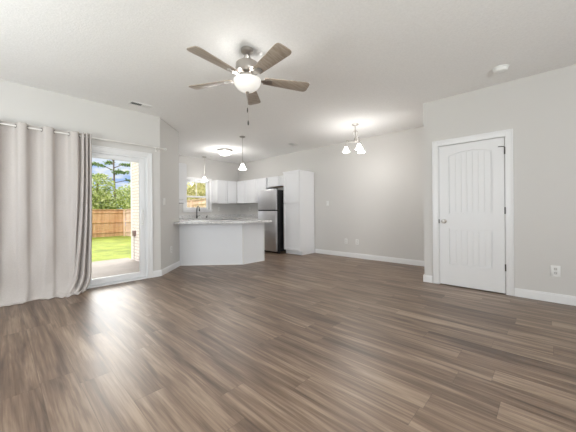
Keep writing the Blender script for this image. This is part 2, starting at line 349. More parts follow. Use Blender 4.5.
# baseboards
def board(name, pts, side, label, h=.105, t=.015):
    """pts: polyline on the wall face; side: +1 thickness to the left of travel"""
    m = MB()
    for a, b in zip(pts[:-1], pts[1:]):
        a, b = Vector(a), Vector(b); d = (b - a).normalized(); n = Vector((-d.y, d.x)) * side
        m.prism([tuple(a), tuple(b), tuple(b + n * t), tuple(a + n * t)], 0, h - .018)
        m.prism([tuple(a), tuple(b), tuple(b + n * t * .6), tuple(a + n * t * .6)], h - .018, h)
    return struct(name, m, M['trim'], label, 'baseboard')
board('baseboard_left', [(1.795, Y1), (P0[0] - .004, P0[1])], -1, 'very short white baseboard between patio door casing and wall corner')
board('baseboard_angled', [(P0[0] - .004, P0[1] - .004), (2.55 - .004, 5.478 - .004)], -1, 'white baseboard along the angled wall')
board('baseboard_dining', [(X2, 4.44), (X2, YC)], -1, 'white baseboard along the dining wall')
board('baseboard_corner', [(X1 + .3, YC), (X1 - .0, YC)], -1, 'white baseboard around the end of the door wall')
board('baseboard_closet', [(X1, YC + .015), (X1, 1.272)], -1, 'short white baseboard between wall corner and door casing')
board('baseboard_right', [(X1, .312), (X1, YB)], -1, 'white baseboard to the right of the panelled door')
board('baseboard_behind', [(XB + .002, YB + .02), (XB + .002, Y1)], -1, 'white baseboard of the wall behind the viewer')

# door casing + closet door (local frame: x left to right seen from the room, -y into the room)
def casing(name, x0, x1, ztop, wdt, loc, rz, label, floor=0.0):
    o = thing(name, label, 'door casing' if floor == 0 else 'window casing', loc, rz, kind='structure')
    m = MB()
    for (a, b, z0, z1) in ((x0 - wdt, x0, floor, ztop + wdt), (x1, x1 + wdt, floor, ztop + wdt)):
        m.box(a, -.012, z0, b, -.0005, z1)
    m.box(x0, -.012, ztop, x1, -.0005, ztop + wdt)
    e = .018                                                       # raised outer band
    m.box(x0 - wdt, -.020, floor, x0 - wdt + e, -.012, ztop + wdt).box(x1 + wdt - e, -.020, floor, x1 + wdt, -.012, ztop + wdt).box(x0 - wdt + e, -.020, ztop + wdt - e, x1 + wdt - e, -.012, ztop + wdt)
    m.box(x0 - .012, -.016, floor, x0, -.012, ztop).box(x1, -.016, floor, x1 + .012, -.012, ztop).box(x0 - .012, -.016, ztop, x1 + .012, -.012, ztop + .012)
    m.build('casing_boards', M['trim'], o, bevel=.002)
    return o
DW = DY1 - DY0
RZX = -PI / 2
cs = casing('trim_1', 0.008, DW - .008, DH - .008, .078, (X1, DY1, 0), RZX, 'white casing around the panelled door')
MB().box(0, .0, 0, .016, .11, DH).box(DW - .016, 0, 0, DW, .11, DH).box(.016, 0, DH - .012, DW - .016, .11, DH).build('jamb', M['trim'], cs)
d1 = thing('door_1', 'white two-panel door with arched upper panel and round dark knob', 'door', (X1, DY1 - .021, .012), RZX, kind='structure')
SW, SZ = DW - .042, 2.024
def arch(x, x0, x1, z, rise): return z + rise * (1 - ((2 * (x - (x0 + x1) / 2)) / (x1 - x0)) ** 2)
PX0, PX1 = .125, SW - .125
ax = [PX0 + (PX1 - PX0) * i / 16 for i in range(17)]
up_top = [(x, arch(x, PX0, PX1, 1.868, .05)) for x in ax]
fy0, fy1 = .000, .018
sl = MB().box(0, fy1, 0, SW, .042, SZ)
for (x0, x1, z0, z1) in ((0, PX0, 0, SZ), (PX1, SW, 0, SZ), (PX0, PX1, 0, .30), (PX0, PX1, .812, 1.036)): sl.box(x0, fy0, z0, x1, fy1, z1)
sl.prism_y(up_top + [(PX1, SZ), (PX0, SZ)], fy0, fy1)
sl.build('door_slab', M['door'], d1)
def bead_panel(z0, top):
    m = MB(); mg = .020; n = 7; xa, xb = PX0 + mg, PX1 - mg; wd = (xb - xa) / n
    for k in range(n):
        a, b = xa + k * wd + .0008, xa + (k + 1) * wd - .0008
        pts = [(a, z0 + mg), (b, z0 + mg)] + ([(b, top), (a, top)] if not callable(top) else [(x, top(x)) for x in (b, (a + b) / 2, a)])
        m.prism_y(pts, .004, fy1 + .001)
    return m
bead_panel(1.036, lambda x: arch(x, PX0, PX1, 1.868, .05) - .020).build('upper_panel', M['door'], d1)
bead_panel(.30, .812 - .020).build('lower_panel', M['door'], d1)
kn = MB(); RX = Matrix.Rotation(PI / 2, 4, 'X')
kn.lathe([(0, .0), (.032, .0), (.032, .006), (.012, .012), (.011, .034), (.026, .042), (.029, .054), (.022, .066), (0, .069)], 24, (.062, 0, .922), RX).build('knob', M['nickel'], d1)
MB().box(-.012, -.002, .89, .001, .0, .95).build('latch_plate', M['dark_metal'], d1)
for z in (.335, 1.075, 1.85):
    h_ = MB().tube([(SW + .004, -.004, z - .045), (SW + .004, -.004, z + .045)], .0065, 8).box(SW - .002, -.001, z - .044, SW + .012, .001, z + .044)
    h_.build('hinge', M['dark_metal'], d1)
    if z > 1.8:
        MB().tube([(SW + .004, -.006, z + .05), (SW - .03, -.03, z + .055), (SW - .06, -.035, z + .055)], .005, 8).build('door_stop', M['dark_metal'], d1)

# kitchen window
w1 = thing('window_1', 'white double-hung kitchen window over the sink', 'window', (0, YW, 0), 0, kind='structure')
m = MB()
cw = .078
m.box(WX0 - cw, -.016, WZ0, WX0, -.0005, WZ1 + cw).box(WX1, -.016, WZ0, WX1 + cw, -.0005, WZ1 + cw).box(WX0, -.016, WZ1, WX1, -.0005, WZ1 + cw)
m.build('casing', M['trim'], w1, bevel=.003)
MB().box(WX0 - cw - .012, -.045, WZ0 - .028, WX1 + cw + .012, .06, WZ0).box(WX0 - cw, -.014, WZ0 - .08, WX1 + cw, -.0005, WZ0 - .028).build('sill', M['trim'], w1, bevel=.003)
ZM = 1.565
fr = MB().box(WX0, .05, WZ0, WX0 + .03, .11, WZ1).box(WX1 - .03, .05, WZ0, WX1, .11, WZ1).box(WX0 + .03, .05, WZ1 - .03, WX1 - .03, .11, WZ1).box(WX0 + .03, .05, WZ0, WX1 - .03, .11, WZ0 + .02)
fr.build('window_frame', M['vinyl'], w1)
a, b = WX0 + .03, WX1 - .03
us = MB().box(a, .082, ZM - .02, b, .105, ZM + .025).box(a, .082, WZ1 - .065, b, .105, WZ1 - .03).box(a, .082, ZM + .025, a + .04, .105, WZ1 - .065).box(b - .04, .082, ZM + .025, b, .105, WZ1 - .065)
us.box((a + b) / 2 - .011, .086, ZM + .025, (a + b) / 2 + .011, .10, WZ1 - .065)
us = us.build('upper_sash', M['vinyl'], w1); MB().box(a + .03, .092, ZM, b - .03, .095, WZ1 - .05).build('pane', M['glass'], us)
ls = MB().box(a, .055, ZM - .03, b, .08, ZM + .015).box(a, .055, WZ0 + .02, b, .08, WZ0 + .07).box(a, .055, WZ0 + .07, a + .04, .08, ZM - .03).box(b - .04, .055, WZ0 + .07, b, .08, ZM - .03)
ls = ls.build('lower_sash', M['vinyl'], w1); MB().box(a + .03, .066, WZ0 + .05, b - .03, .069, ZM - .02).build('pane', M['glass'], ls)

# sliding patio door
casing('trim_2', SX0 + .004, SX1 - .004, SH - .004, .072, (0, Y1, 0), 0, 'white casing around the sliding patio door')
d2 = thing('door_2', 'white sliding glass patio door with clear view of the yard', 'door', (0, Y1, 0), 0, kind='structure')
MB().box(SX0, .002, 0, SX0 + .03, .118, SH).box(SX1 - .03, .002, 0, SX1, .118, SH).box(SX0 + .03, .002, SH - .035, SX1 - .03, .118, SH).build('door_frame', M['vinyl'], d2)
MB().box(SX0 + .03, -.012, 0, SX1 - .03, .118, .028).box(SX0 + .03, .035, .028, SX1 - .03, .04, .042).box(SX0 + .03, .075, .028, SX1 - .03, .08, .042).build('threshold', M['vinyl'], d2)
def slider(x0, x1, y, stile0, stile1, nm):
    z0, z1 = .034, SH - .037
    f = MB().box(x0, y, z0, x0 + stile0, y + .034, z1).box(x1 - stile1, y, z0, x1, y + .034, z1).box(x0 + stile0, y, z0, x1 - stile1, y + .034, z0 + .088).box(x0 + stile0, y, z1 - .068, x1 - stile1, y + .034, z1)
    f = f.build(nm, M['vinyl'], d2, bevel=.004)
    MB().box(x0 + stile0 - .01, y + .013, z0 + .078, x1 - stile1 + .01, y + .021, z1 - .058).build('pane', M['glass'], f)
    return f
sp = slider(.865, SX1 - .031, .012, .078, .092, 'sliding_panel')
slider(SX0 + .031, .94, .062, .08, .075, 'fixed_panel')
for (yy, sgn) in ((.012, -1), (.046, 1)):
    hx = 1.642
    MB().tube([(hx, yy, .915), (hx, yy + sgn * .032, .925), (hx, yy + sgn * .042, .99), (hx, yy + sgn * .042, 1.05), (hx, yy + sgn * .032, 1.115), (hx, yy, 1.125)], .011, 10).build('handle', M['white_plastic'], sp)
MB().box(1.622, .007, .89, 1.664, .012, 1.15).build('handle_plate', M['white_plastic'], sp, bevel=.002)

# ------------------------------------------------------------------ outside
lawn = MB(); nx, ny = 24, 26
gx = [-14 + 34 * i / nx for i in range(nx + 1)]; gy = [5.0 + 31 * (j / ny) for j in range(ny + 1)]
def gz(x, y):
    t = min(1, max(0, (y - 8.0) / 13.0)); return -.20 - .36 * t + .02 * math.sin(x * 1.3 + y * .7)
lawn.add([(x, y, gz(x, y)) for y in gy for x in gx], [(j * (nx + 1) + i, j * (nx + 1) + i + 1, (j + 1) * (nx + 1) + i + 1, (j + 1) * (nx + 1) + i) for j in range(ny) for i in range(nx)])
struct('ground_lawn', lawn, M['grass'], 'bright green back yard lawn beyond the patio', 'lawn')
struct('ground_patio', MB().box(-1.2, Y1 + T + .005, -.3, 2.40, 8.22, -.12), M['concrete'], 'grey concrete patio slab outside the sliding door', 'patio')
struct('ground_front', MB().box(-14, -16, -.35, 20, 4.9, -.22), M['grass'], 'lawn on the street side behind the viewer', 'lawn')
struct('roof', MB().prism([(XB - .5, YB - .5), (X2 + .5, YB - .5), (X2 + .5, YW + .4), (2.2, YW + .4), (2.2, 5.28), (XB - .5, 5.28)], H + .14, H + .30), M['roofing'], 'dark roof slab over the house', 'roof')
struct('wall_siding', MB().box(2.398, 5.56, -.18, 2.425, 7.90, 2.86), M['siding'], 'white coursed cladding of the kitchen seen through the patio door', 'wall', smooth=False)
struct('trim_3', MB().box(2.385, 7.83, -.18, 2.43, 7.90, 2.85), M['trim'], 'white corner board at the far end of the siding', 'trim')
ob = thing('outdoor_outlet', 'brown covered outlet box with conduit on the white siding', 'outlet', (2.399, 7.62, 0))
MB().box(-.055, -.06, .50, 0, .06, .64).build('cover', mat('outlet_cover_brown', lin('#7d6a68')[:3], .5), ob, bevel=.006)
MB().tube([(-.02, 0.03, -.12), (-.02, 0.03, .50)], .006, 8).build('conduit', mat('grey_conduit', (.35, .33, .32), .5), ob)

random.seed(3)
FX, FY = 6.14, 21.6
def fence(name, label, length, loc, rz, gb, wood):
    """local x along the run, -y faces the yard; gb(x) gives the ground height along it"""
    o = thing(name, label, 'fence', loc, rz, 'cedar fence runs around the yard')
    m = MB(); x = 0
    while x < length - .01:
        wd = min(.14, length - x); g = gb(x + .07); dz = random.uniform(-.006, .006)
        m.box(x + .003, 0, g + .03, x + wd - .003, .018, g + 1.83 + dz); x += .142
    m.build('boards', M[wood], o)
    for i, zz in enumerate((.28, .96, 1.62)):
        r = MB(); x = 0
        while x < length - .05:
            x2 = min(x + 2.4, length); g0, g1 = gb(x), gb(x2)
            r.add([(x, -.045, g0 + zz), (x2, -.045, g1 + zz), (x2, 0, g1 + zz), (x, 0, g0 + zz), (x, -.045, g0 + zz + .09), (x2, -.045, g1 + zz + .09), (x2, 0, g1 + zz + .09), (x, 0, g0 + zz + .09)],
                  [(0, 3, 2, 1), (4, 5, 6, 7), (0, 1, 5, 4), (1, 2, 6, 5), (2, 3, 7, 6), (3, 0, 4, 7)]); x = x2
        r.build('rail', M[wood], o)
    x = 0.05
    while x < length:
        g = gb(x); MB().box(x - .05, -.14, g - .1, x + .05, -.046, g + 1.80).build('post', M[wood], o); x += 2.4
    c = MB(); x = 0
    while x < length - .05:
        x2 = min(x + 2.4, length); g0, g1 = gb(x) + 1.83, gb(x2) + 1.83
        c.add([(x, -.06, g0), (x2, -.06, g1), (x2, .04, g1), (x, .04, g0), (x, -.06, g0 + .04), (x2, -.06, g1 + .04), (x2, .04, g1 + .04), (x, .04, g0 + .04)], [(0, 3, 2, 1), (4, 5, 6, 7), (0, 1, 5, 4), (1, 2, 6, 5), (2, 3, 7, 6), (3, 0, 4, 7)]); x = x2
    c.build('cap_rail', M[wood], o)
fence('wooden_fence', 'tan board fence facing the patio door across the lawn', FX + 8.0, (-8.0, FY, 0), 0, lambda x: -.56 + .10 * max(0, (4 - (x - 8)) / 12), 'fence')
fence('wooden_fence', 'pale side fence running from the yard corner past the kitchen window', FY - 6.2, (FX, FY - .15, 0), -PI / 2, lambda x: -.56 + .42 * min(1, max(0, (x - 1.0) / 10.5)), 'fence_pale')

def leaf_quads(mb, c, rad, n, size, shell=.55, flat=1.0):
    for _ in range(n):
        d = Vector((random.gauss(0, 1), random.gauss(0, 1), random.gauss(0, 1))).normalized() * random.uniform(shell, 1.0)
        p = Vector(c) + Vector((d.x * rad[0], d.y * rad[1], d.z * rad[2]))
        u = Vector((random.gauss(0, 1), random.gauss(0, 1), random.gauss(0, 1) * flat)).normalized(); v = u.cross(Vector((random.gauss(0, 1), random.gauss(0, 1), random.gauss(0, 1)))).normalized()
        s = size * random.uniform(.6, 1.3); a = u * s; b = v * s * .6
        mb.add([p - a, p + b, p + a, p - b], [(0, 1, 2, 3)])
def tree(name, label, x, y, h, blobs, leaf, n, size, trunk_r=.16, group='trees beyond the fence'):
    g = -.55
    o = thing(name, label, 'tree', (x, y, g), 0, group)
    t = MB().tube([(0, 0, 0), (.05, .03, h * .35), (-.04, .05, h * .62), (.02, 0, h * .85)], [trunk_r, trunk_r * .8, trunk_r * .5, trunk_r * .2], 10)
    for b in blobs: t.tube([(0, .02, h * .4), (b[0] * .5, b[1] * .5, (h * .45 + b[2]) / 2 + .2), (b[0], b[1], b[2])], [trunk_r * .4, trunk_r * .28, trunk_r * .1], 6)
    t.build('trunk', M['bark'], o)
    c = MB()
    for b in blobs: leaf_quads(c, (b[0], b[1], b[2]), (b[3], b[3], b[4]), n, size)
    c.build('crown', leaf, o, smooth=False)
def blobs(h, r, k):
    out = []
    for i in range(k):
        a = 2 * PI * i / k + random.uniform(-.4, .4); out.append((r * .55 * math.cos(a), r * .55 * math.sin(a), h * random.uniform(.36, .72), r * .62, h * .21))
    out += [(0, 0, h * .80, r * .55, h * .19), (.1, -.2, h * .28, r * .8, h * .18)]
    return out
for (lab, x, y, h, r, lf) in (
        ('tall pale-green leafy tree at the left behind the far fence', 5.6, 26.6, 4.9, 2.3, 'leaf'),
        ('distant leafy tree behind the far fence, just right of the pine', 12.2, 36.5, 6.0, 2.7, 'leaf'),
        ('leafy tree behind the fence corner, right of the pine', 11.3, 26.8, 4.9, 2.2, 'leaf'),
        ('round leafy tree far behind the side fence end', 9.9, 20.6, 3.5, 1.65, 'leaf'),
        ('yellow-green tree seen through the left of the kitchen window', 9.0, 16.2, 3.9, 1.7, 'leaf_yellow'),
        ('yellow-green tree seen through the right of the kitchen window', 13.9, 18.2, 4.6, 1.95, 'leaf_yellow')):
    tree('broadleaf_tree', lab, x, y, h, blobs(h, r, 7), M[lf], 620, .115)
# the sparse pine
pn = thing('pine_tree', 'tall sparse pine with a bare trunk rising above the other trees', 'tree', (8.0, 31.4, -.55), 0, None)
t = MB().tube([(0, 0, 0), (.05, 0, 3.5), (-.03, 0, 6.0), (.02, 0, 8.9)], [.11, .09, .06, .025], 10); c = MB()
for i in range(15):
    z = 4.6 + 4.2 * i / 14; a = i * 2.4 + random.uniform(-.3, .3); L_ = (2.3 - 1.5 * i / 14) * random.uniform(.75, 1.15)
    e = Vector((L_ * math.cos(a), L_ * math.sin(a), z + .35)); t.tube([(0, 0, z), tuple(Vector((0, 0, z)).lerp(e, .5) + Vector((0, 0, .12))), tuple(e)], [.045, .03, .012], 6)
    leaf_quads(c, tuple(e), (.6, .6, .22), 60, .12, .1, .4); leaf_quads(c, tuple(Vector((0, 0, z)).lerp(e, .62) + Vector((0, 0, .1))), (.45, .45, .18), 36, .12, .1, .4)
leaf_quads(c, (0, 0, 8.9), (.5, .5, .4), 90, .12, .1, .5)
t.build('trunk', M['bark'], pn); c.build('needles', M['needle'], pn, smooth=False)

# ------------------------------------------------------------------ curtain and rod
YR, ZR = 4.752, 2.178
rod = thing('curtain_rod', 'slim silver curtain rod above the patio door', 'curtain rod', (0, YR, ZR))
MB().tube([(-1.35, 0, 0), (1.955, 0, 0)], .0105, 14).build('pole', M['silver'], rod)
for sx, xx in ((1, 1.955), (-1, -1.35)):
    MB().lathe([(0, 0), (.013, 0), (.013, .012), (.017, .018), (.021, .030), (.017, .042), (0, .047)], 18, (xx, 0, 0), Matrix.Rotation(sx * PI / 2, 4, 'Y')).build('finial', M['white_plastic'], rod)
for xx in (1.86, -1.28):
    MB().box(xx - .012, .098, -.045, xx + .012, .1055, .035).tube([(xx, .098, -.012), (xx, .03, -.014), (xx, .004, -.013)], .006, 8).torus(.0135, .0035, 18, 6, Matrix.Rotation(PI / 2, 4, 'Y'), (xx, 0, 0)).build('bracket', M['silver'], rod)

# cross section through the folds at the rod: (x, offset) with negative offset towards the room
SEC = [(-.34, .03), (-.30, -.045), (-.20, -.045), (-.13, .045), (-.07, .045), (-.03, -.05), (.0, -.048), (.035, .035), (.09, .046), (.145, .03), (.175, -.035), (.21, -.05), (.25, -.035), (.285, .035), (.34, .046), (.385, .028), (.415, -.04), (.455, -.052), (.50, -.04), (.535, .03), (.60, .042), (.66, .03), (.695, -.035), (.73, -.052), (.765, -.045), (.785, -.005), (.797, .028), (.810, -.010), (.824, -.048), (.836, -.040), (.842, .0), (.849, .028), (.858, -.010), (.868, -.052), (.880, -.042), (.884, .0), (.891, .028), (.900, -.012), (.911, -.05), (.925, -.03), (.932, .03)]
def catmull(P, per):
    out = []
    for i in range(len(P) - 1):
        p0, p1, p2, p3 = P[max(i - 1, 0)], P[i], P[i + 1], P[min(i + 2, len(P) - 1)]
        for k in range(per):
            t = k / per; out.append(tuple(.5 * (2 * b + (c - a) * t + (2 * a - 5 * b + 4 * c - d) * t * t + (3 * b - a - 3 * c + d) * t ** 3) for a, b, c, d in zip(p0, p1, p2, p3)))
    out.append(P[-1]); return out
sec = catmull(SEC, 6)
ZT, ZBOT = 2.222, .006
zs = [ZT, ZT - .02] + [ZT - .02 - (ZT - .22) * (i / 34) for i in range(1, 35)] + [.18, .16, .14, .12, .10, .08, .062, .046, .032, .020, .011]
zs = sorted(set(zs), reverse=True)
cur = MB(); ns_ = len(sec); vs = []
def wob(a, b): return math.sin(a * 9.1 + b * 3.3) * .5 + math.sin(a * 23.7 - b * 7.1 + 1.2) * .3 + math.sin(a * 41 + b * 13) * .2
rows = [(z, 0.0) for z in zs] + [(.008, .12), (.010, .28), (.012, .45), (.014, .62), (.012, .8), (.008, 1.0)]   # the last rows lie out on the floor
for z, lie in rows:
    f = (ZT - z) / ZT
    for (x, o) in sec:
        tight = max(0, min(1, (x - .74) / .06)); mid = max(0, min(1, (x - .45) / .25))
        amp = 1 - .78 * f * (1 - tight) + .25 * f * tight                       # broad folds relax, the gathered ones stay
        xx = x - tight * .24 * f ** 2.4 * (1 - (x - .70) / .245)
        yy = o * amp + .018 * wob(x * .8, z * 1.1) * f
        low = max(0, 1 - z / .26)
        yy -= low ** 2 * (.050 + .040 * wob(x * 1.3, 2.0)); xx -= low ** 2 * (.02 + .055 * tight)
        yy = min(yy, .085)
        zz = z + (low ** 2) * .010 * (1 + wob(x * 2.1, 5.0))
        if lie:
            yy -= lie * (.035 + .05 * mid) * (1 + .6 * wob(x * 2.6, 1.0)); xx -= lie * (.02 + .06 * mid)
            zz = .006 + (.022 + .018 * mid) * abs(math.sin(lie * PI)) * (.5 + .5 * math.sin(x * 47 + lie * 3)) * (.4 + .6 * mid)
        vs.append((xx, YR + yy, max(.004, zz)))
fs = [(j * ns_ + i, j * ns_ + i + 1, (j + 1) * ns_ + i + 1, (j + 1) * ns_ + i) for j in range(len(rows) - 1) for i in range(ns_ - 1)]
cur.add(vs, fs)
ct = thing('curtain', 'warm light grey grommet curtain pooling on the floor beside the patio door', 'curtain', (0, 0, 0))
cl = cur.build('curtain_cloth', M['fabric'], ct)
me = cl.data; me.set_sharp_from_angle(angle=PI)
so = cl.modifiers.new('thickness', 'SOLIDIFY'); so.thickness = .003; so.offset = 0
gr = 0
for (a, b) in zip(sec[:-1], sec[1:]):
    if (a[1] < 0) != (b[1] < 0) and a[0] < .80:
        d = Vector((b[0] - a[0], b[1] - a[1], 0)).normalized(); nrm = Vector((-d.y, d.x, 0))
        q = nrm.to_track_quat('Z', 'Y').to_matrix().to_4x4()
        MB().torus(.021, .0055, 22, 8, q, ((a[0] + b[0]) / 2, YR + (a[1] + b[1]) / 2, ZR)).build('grommet', M['grommet'], ct)

# ------------------------------------------------------------------ ceiling fan
FC = (1.742, 2.200)
fan = thing('ceiling_fan', 'five-blade brushed nickel ceiling fan with a lit frosted bowl', 'ceiling fan', (FC[0], FC[1], H))
MB().lathe([(0, 0), (.062, 0), (.064, -.010), (.060, -.028), (.040, -.048), (.020, -.055), (0, -.055)], 32).build('ceiling_canopy', M['nickel'], fan)
MB().tube([(0, 0, -.05), (0, 0, -.13)], .0125, 14).lathe([(.012, -.060), (.026, -.066), (.032, -.082), (.026, -.098), (.012, -.104)], 24).build('downrod', M['nickel'], fan)
MB().lathe([(0, -.116), (.030, -.119), (.060, -.127), (.098, -.138), (.113, -.150), (.116, -.205), (.110, -.226), (.092, -.242), (.072, -.250), (0, -.250)], 40).build('motor_housing', M['nickel'], fan)
MB().lathe([(0, -.250), (.056, -.251), (.060, -.262), (.086, -.270), (.090, -.290), (.060, -.296), (0, -.296)], 32).build('light_kit', M['nickel'], fan)
MB().lathe([(.131, -.310), (.137, -.313), (.135, -.334), (.125, -.362), (.102, -.391), (.070, -.415), (.030, -.428), (0, -.430)], 40).build('glass_bowl', M['bowl'], fan)
MB().lathe([(0, -.427), (.016, -.429), (.018, -.439), (.008, -.447), (.009, -.453), (0, -.457)], 18).build('finial', M['nickel'], fan)
for k in range(5):
    a = R(43.9 + 72 * k); h = -.295
    rt = Matrix.Rotation(a, 4, 'Z') @ Matrix.Translation((0, 0, h)) @ Matrix.Rotation(R(-11), 4, 'X')
    out = []; r0, r1 = .175, .662
    for i in range(13):
        t = i / 12; out.append((r0 + (r1 - .05 - r0) * t, -(.050 + .030 * t)))
    tip = [(r1 - .05 + .05 * math.sin(u), -.080 * math.cos(u) ** .35 if math.cos(u) > 0 else 0) for u in [PI / 2 * j / 8 for j in range(1, 9)]]
    half = out + tip; pts = half + [(x, -y) for x, y in half[::-1][1:]]
    b = MB().prism(pts, -.004, .004); b.v = [tuple(rt @ Vector(v)) for v in b.v]; bo = b.build('blade', M['blade'], fan, bevel=.0012)
    ir = MB().prism([(.085, -.020), (.15, -.014), (.19, -.034), (.25, -.030), (.262, 0), (.25, .030), (.19, .034), (.15, .014), (.085, .020)], -.0115, -.0045)
    for (sx_, sy_) in ((.20, -.018), (.20, .018), (.243, 0)): ir.lathe([(0, -.0145), (.006, -.0135), (.006, -.011)], 10, (sx_, sy_, 0))
    ir.v = [tuple(rt @ Vector(v)) for v in ir.v]; ir.build('blade_iron', M['nickel'], fan)
for (dx, dy, zl) in ((-.014, -.018, -.600), (.003, -.006, -.722)):
    m = MB().tube([(dx, dy, -.28), (dx * 1.0, dy, zl)], .0009, 6); m = m.build('pull_chain', M['nickel'], fan)
    MB().lathe([(0, zl + .004), (.005, zl), (.0075, zl - .022), (.006, zl - .042), (0, zl - .046)], 12, (dx, dy, 0)).build('fob', M['dark_metal'], m)
for k in range(3):
    a = R(30 + 120 * k); lamp('fan_bulb', (.112 * math.cos(a), .112 * math.sin(a), -.303), 2.2, fan, r=.04)

# ------------------------------------------------------------------ hanging lamps
def bell(r, h):      # outer profile of a bell shade, opening down, top at z=0
    return [(.018, 0), (r * .34, -h * .06), (r * .48, -h * .25), (r * .58, -h * .48), (r * .74, -h * .72), (r * .98, -h * .94), (r, -h), (r * .95, -h * .985), (r * .70, -h * .70), (r * .53, -h * .45), (r * .42, -h * .22), (r * .25, -h * .08), (.0, -h * .06)]
def pendant(x, y, ztop, zbot, label):
    o = thing('pendant_lamp', label, 'pendant lamp', (x, y, H), 0, 'bell shaded pendant lamps in the kitchen')
    MB().lathe([(0, 0), (.062, 0), (.062, -.012), (.05, -.022), (.012, -.030), (0, -.03)], 28).build('ceiling_canopy', M['nickel'], o)
    MB().tube([(0, 0, -.02), (0, 0, ztop - H + .03)], .0065, 10).build('stem', M['nickel'], o)
    MB().lathe([(0, .045), (.014, .042), (.022, .02), (.026, -.004), (0, -.006)], 20, (0, 0, ztop - H)).build('socket_cap', M['nickel'], o)
    MB().lathe(bell(.088, ztop - zbot), 32, (0, 0, ztop - H)).build('glass_shade', M['shade'], o)
    lamp('pendant_bulb', (0, 0, zbot - H - .03), 3, o, r=.05)
pendant(3.690, 4.850, 2.155, 2.02, 'small white bell pendant hanging over the peninsula')
pendant(4.247, 7.44, 2.155, 2.02, 'small white bell pendant hanging in front of the kitchen window')
fl = thing('flush_ceiling_light', 'round lit flush ceiling light in the middle of the kitchen', 'ceiling light', (4.163, 6.24, H))
MB().lathe([(0, 0), (.20, 0), (.205, -.012), (.20, -.035), (.185, -.045), (0, -.045)], 40).build('band', M['nickel'], fl)
MB().lathe([(.182, -.045), (.175, -.07), (.145, -.105), (.09, -.132), (.03, -.142), (0, -.143)], 40).build('glass_dome', M['dome'], fl)
MB().lathe([(0, -.142), (.009, -.143), (.009, -.155), (0, -.16)], 14).build('finial', M['nickel'], fl)
lamp('flush_bulb', (0, 0, -.34), 19, fl, r=.12)

CH = (4.678, 2.649)
ch = thing('chandelier', 'three-light brushed nickel chandelier with white bell shades', 'chandelier', (CH[0], CH[1], H))
MB().lathe([(0, 0), (.066, 0), (.066, -.010), (.05, -.022), (.015, -.034), (0, -.036)], 30).build('ceiling_canopy', M['nickel'], ch)
s = MB().torus(.014, .0035, 16, 8, Matrix.Rotation(PI / 2, 4, 'X'), (0, 0, -.047)).torus(.013, .003, 16, 8, Matrix.Rotation(PI / 2, 4, 'Y'), (0, 0, -.068)).torus(.013, .003, 16, 8, Matrix.Rotation(PI / 2, 4, 'X'), (0, 0, -.088))
s.build('chain', M['nickel'], ch)
MB().lathe([(0, -.098), (.008, -.100), (.010, -.12), (.022, -.135), (.010, -.15), (.009, -.24), (.020, -.26), (.026, -.285), (.018, -.31), (.010, -.325), (.014, -.335), (0, -.345)], 20).build('centre_column', M['nickel'], ch)
for k in range(3):     # scrolls around the column, then the arms
    a = R(150 + 120 * k + 0); ca, sa = math.cos(a), math.sin(a)
    P = [(.010, -.125), (.035, -.135), (.052, -.165), (.050, -.20), (.032, -.225), (.018, -.25)]
    MB().tube([(r * ca, r * sa, z) for r, z in catmull(P, 5)], .005, 8).build('scroll', M['nickel'], ch)
for k in range(3):
    a = R(111.4 + 120 * k); ca, sa = math.cos(a), math.sin(a)
    P = [(.015, -.30), (.06, -.335), (.11, -.325), (.148, -.29), (.172, -.305), (.176, -.345), (.176, -.37)]
    ar = MB().tube([(r * ca, r * sa, z) for r, z in catmull(P, 6)], .0055, 10).build('arm', M['nickel'], ch)
    MB().lathe([(0, .03), (.012, .028), (.02, .012), (.026, -.006), (0, -.008)], 20, (.176 * ca, .176 * sa, -.40)).build('socket_cap', M['nickel'], ch)
    MB().lathe(bell(.072, .108), 32, (.176 * ca, .176 * sa, -.405)).build('glass_shade', M['shade'], ch)
    lamp('chandelier_bulb', (.176 * ca, .176 * sa, -.545), 5.2, ch, r=.11)
lamp('chandelier_glow', (0, 0, -.66), 5, ch, r=.14)

# ------------------------------------------------------------------ ceiling fittings
sm = thing('smoke_detector', 'round white smoke detector on the ceiling near the door wall', 'smoke detector', (4.013, .389, H))
MB().lathe([(0, 0), (.080, 0), (.080, -.008), (.074, -.012), (0, -.012)], 36).build('base', M['white_plastic'], sm)
MB().lathe([(.0, -.012), (.070, -.012), (.070, -.022), (.064, -.040), (.050, -.048), (0, -.050)], 36).build('cover', M['white_plastic'], sm)
def vent(x, y, lx, ly, label, rz=0, half=False):
    o = thing('ceiling_vent', label, 'air vent', (x, y, H), rz, 'air registers on the ceiling')
    f = .018
    MB().box(-lx / 2, -ly / 2, -.008, lx / 2, -ly / 2 + f, -.0005).box(-lx / 2, ly / 2 - f, -.008, lx / 2, ly / 2, -.0005).box(-lx / 2, -ly / 2 + f, -.008, -lx / 2 + f, ly / 2 - f, -.0005).box(lx / 2 - f, -ly / 2 + f, -.008, lx / 2, ly / 2 - f, -.0005).build('frame', M['white_plastic'], o)
    MB().box(-lx / 2 + f, -ly / 2 + f, -.003, lx / 2 - f, ly / 2 - f, -.0005).build('backing', M['louver'], o)
    sl_ = MB(); n = 11; wd = (lx - 2 * f) / n
    for i in range(n):
        x0 = -lx / 2 + f + i * wd; g_, d_ = (.46, .003) if i >= n * .52 else (-.10, .008)      # one half of the louvers stands open, the other is nearly shut
        sl_.add([(x0 + wd * .5 - g_ * wd, -ly / 2 + f, -.004), (x0 + wd * .5 - g_ * wd, ly / 2 - f, -.004), (x0 + wd * .5 + g_ * wd, ly / 2 - f, -.004 - d_), (x0 + wd * .5 + g_ * wd, -ly / 2 + f, -.004 - d_)], [(0, 1, 2, 3)])
    sl_ = sl_.build('louvers', M['white_plastic'], o); q = sl_.modifiers.new('t', 'SOLIDIFY'); q.thickness = .0015
vent(1.50, 4.49, .30, .13, 'white ceiling register near the patio door wall')
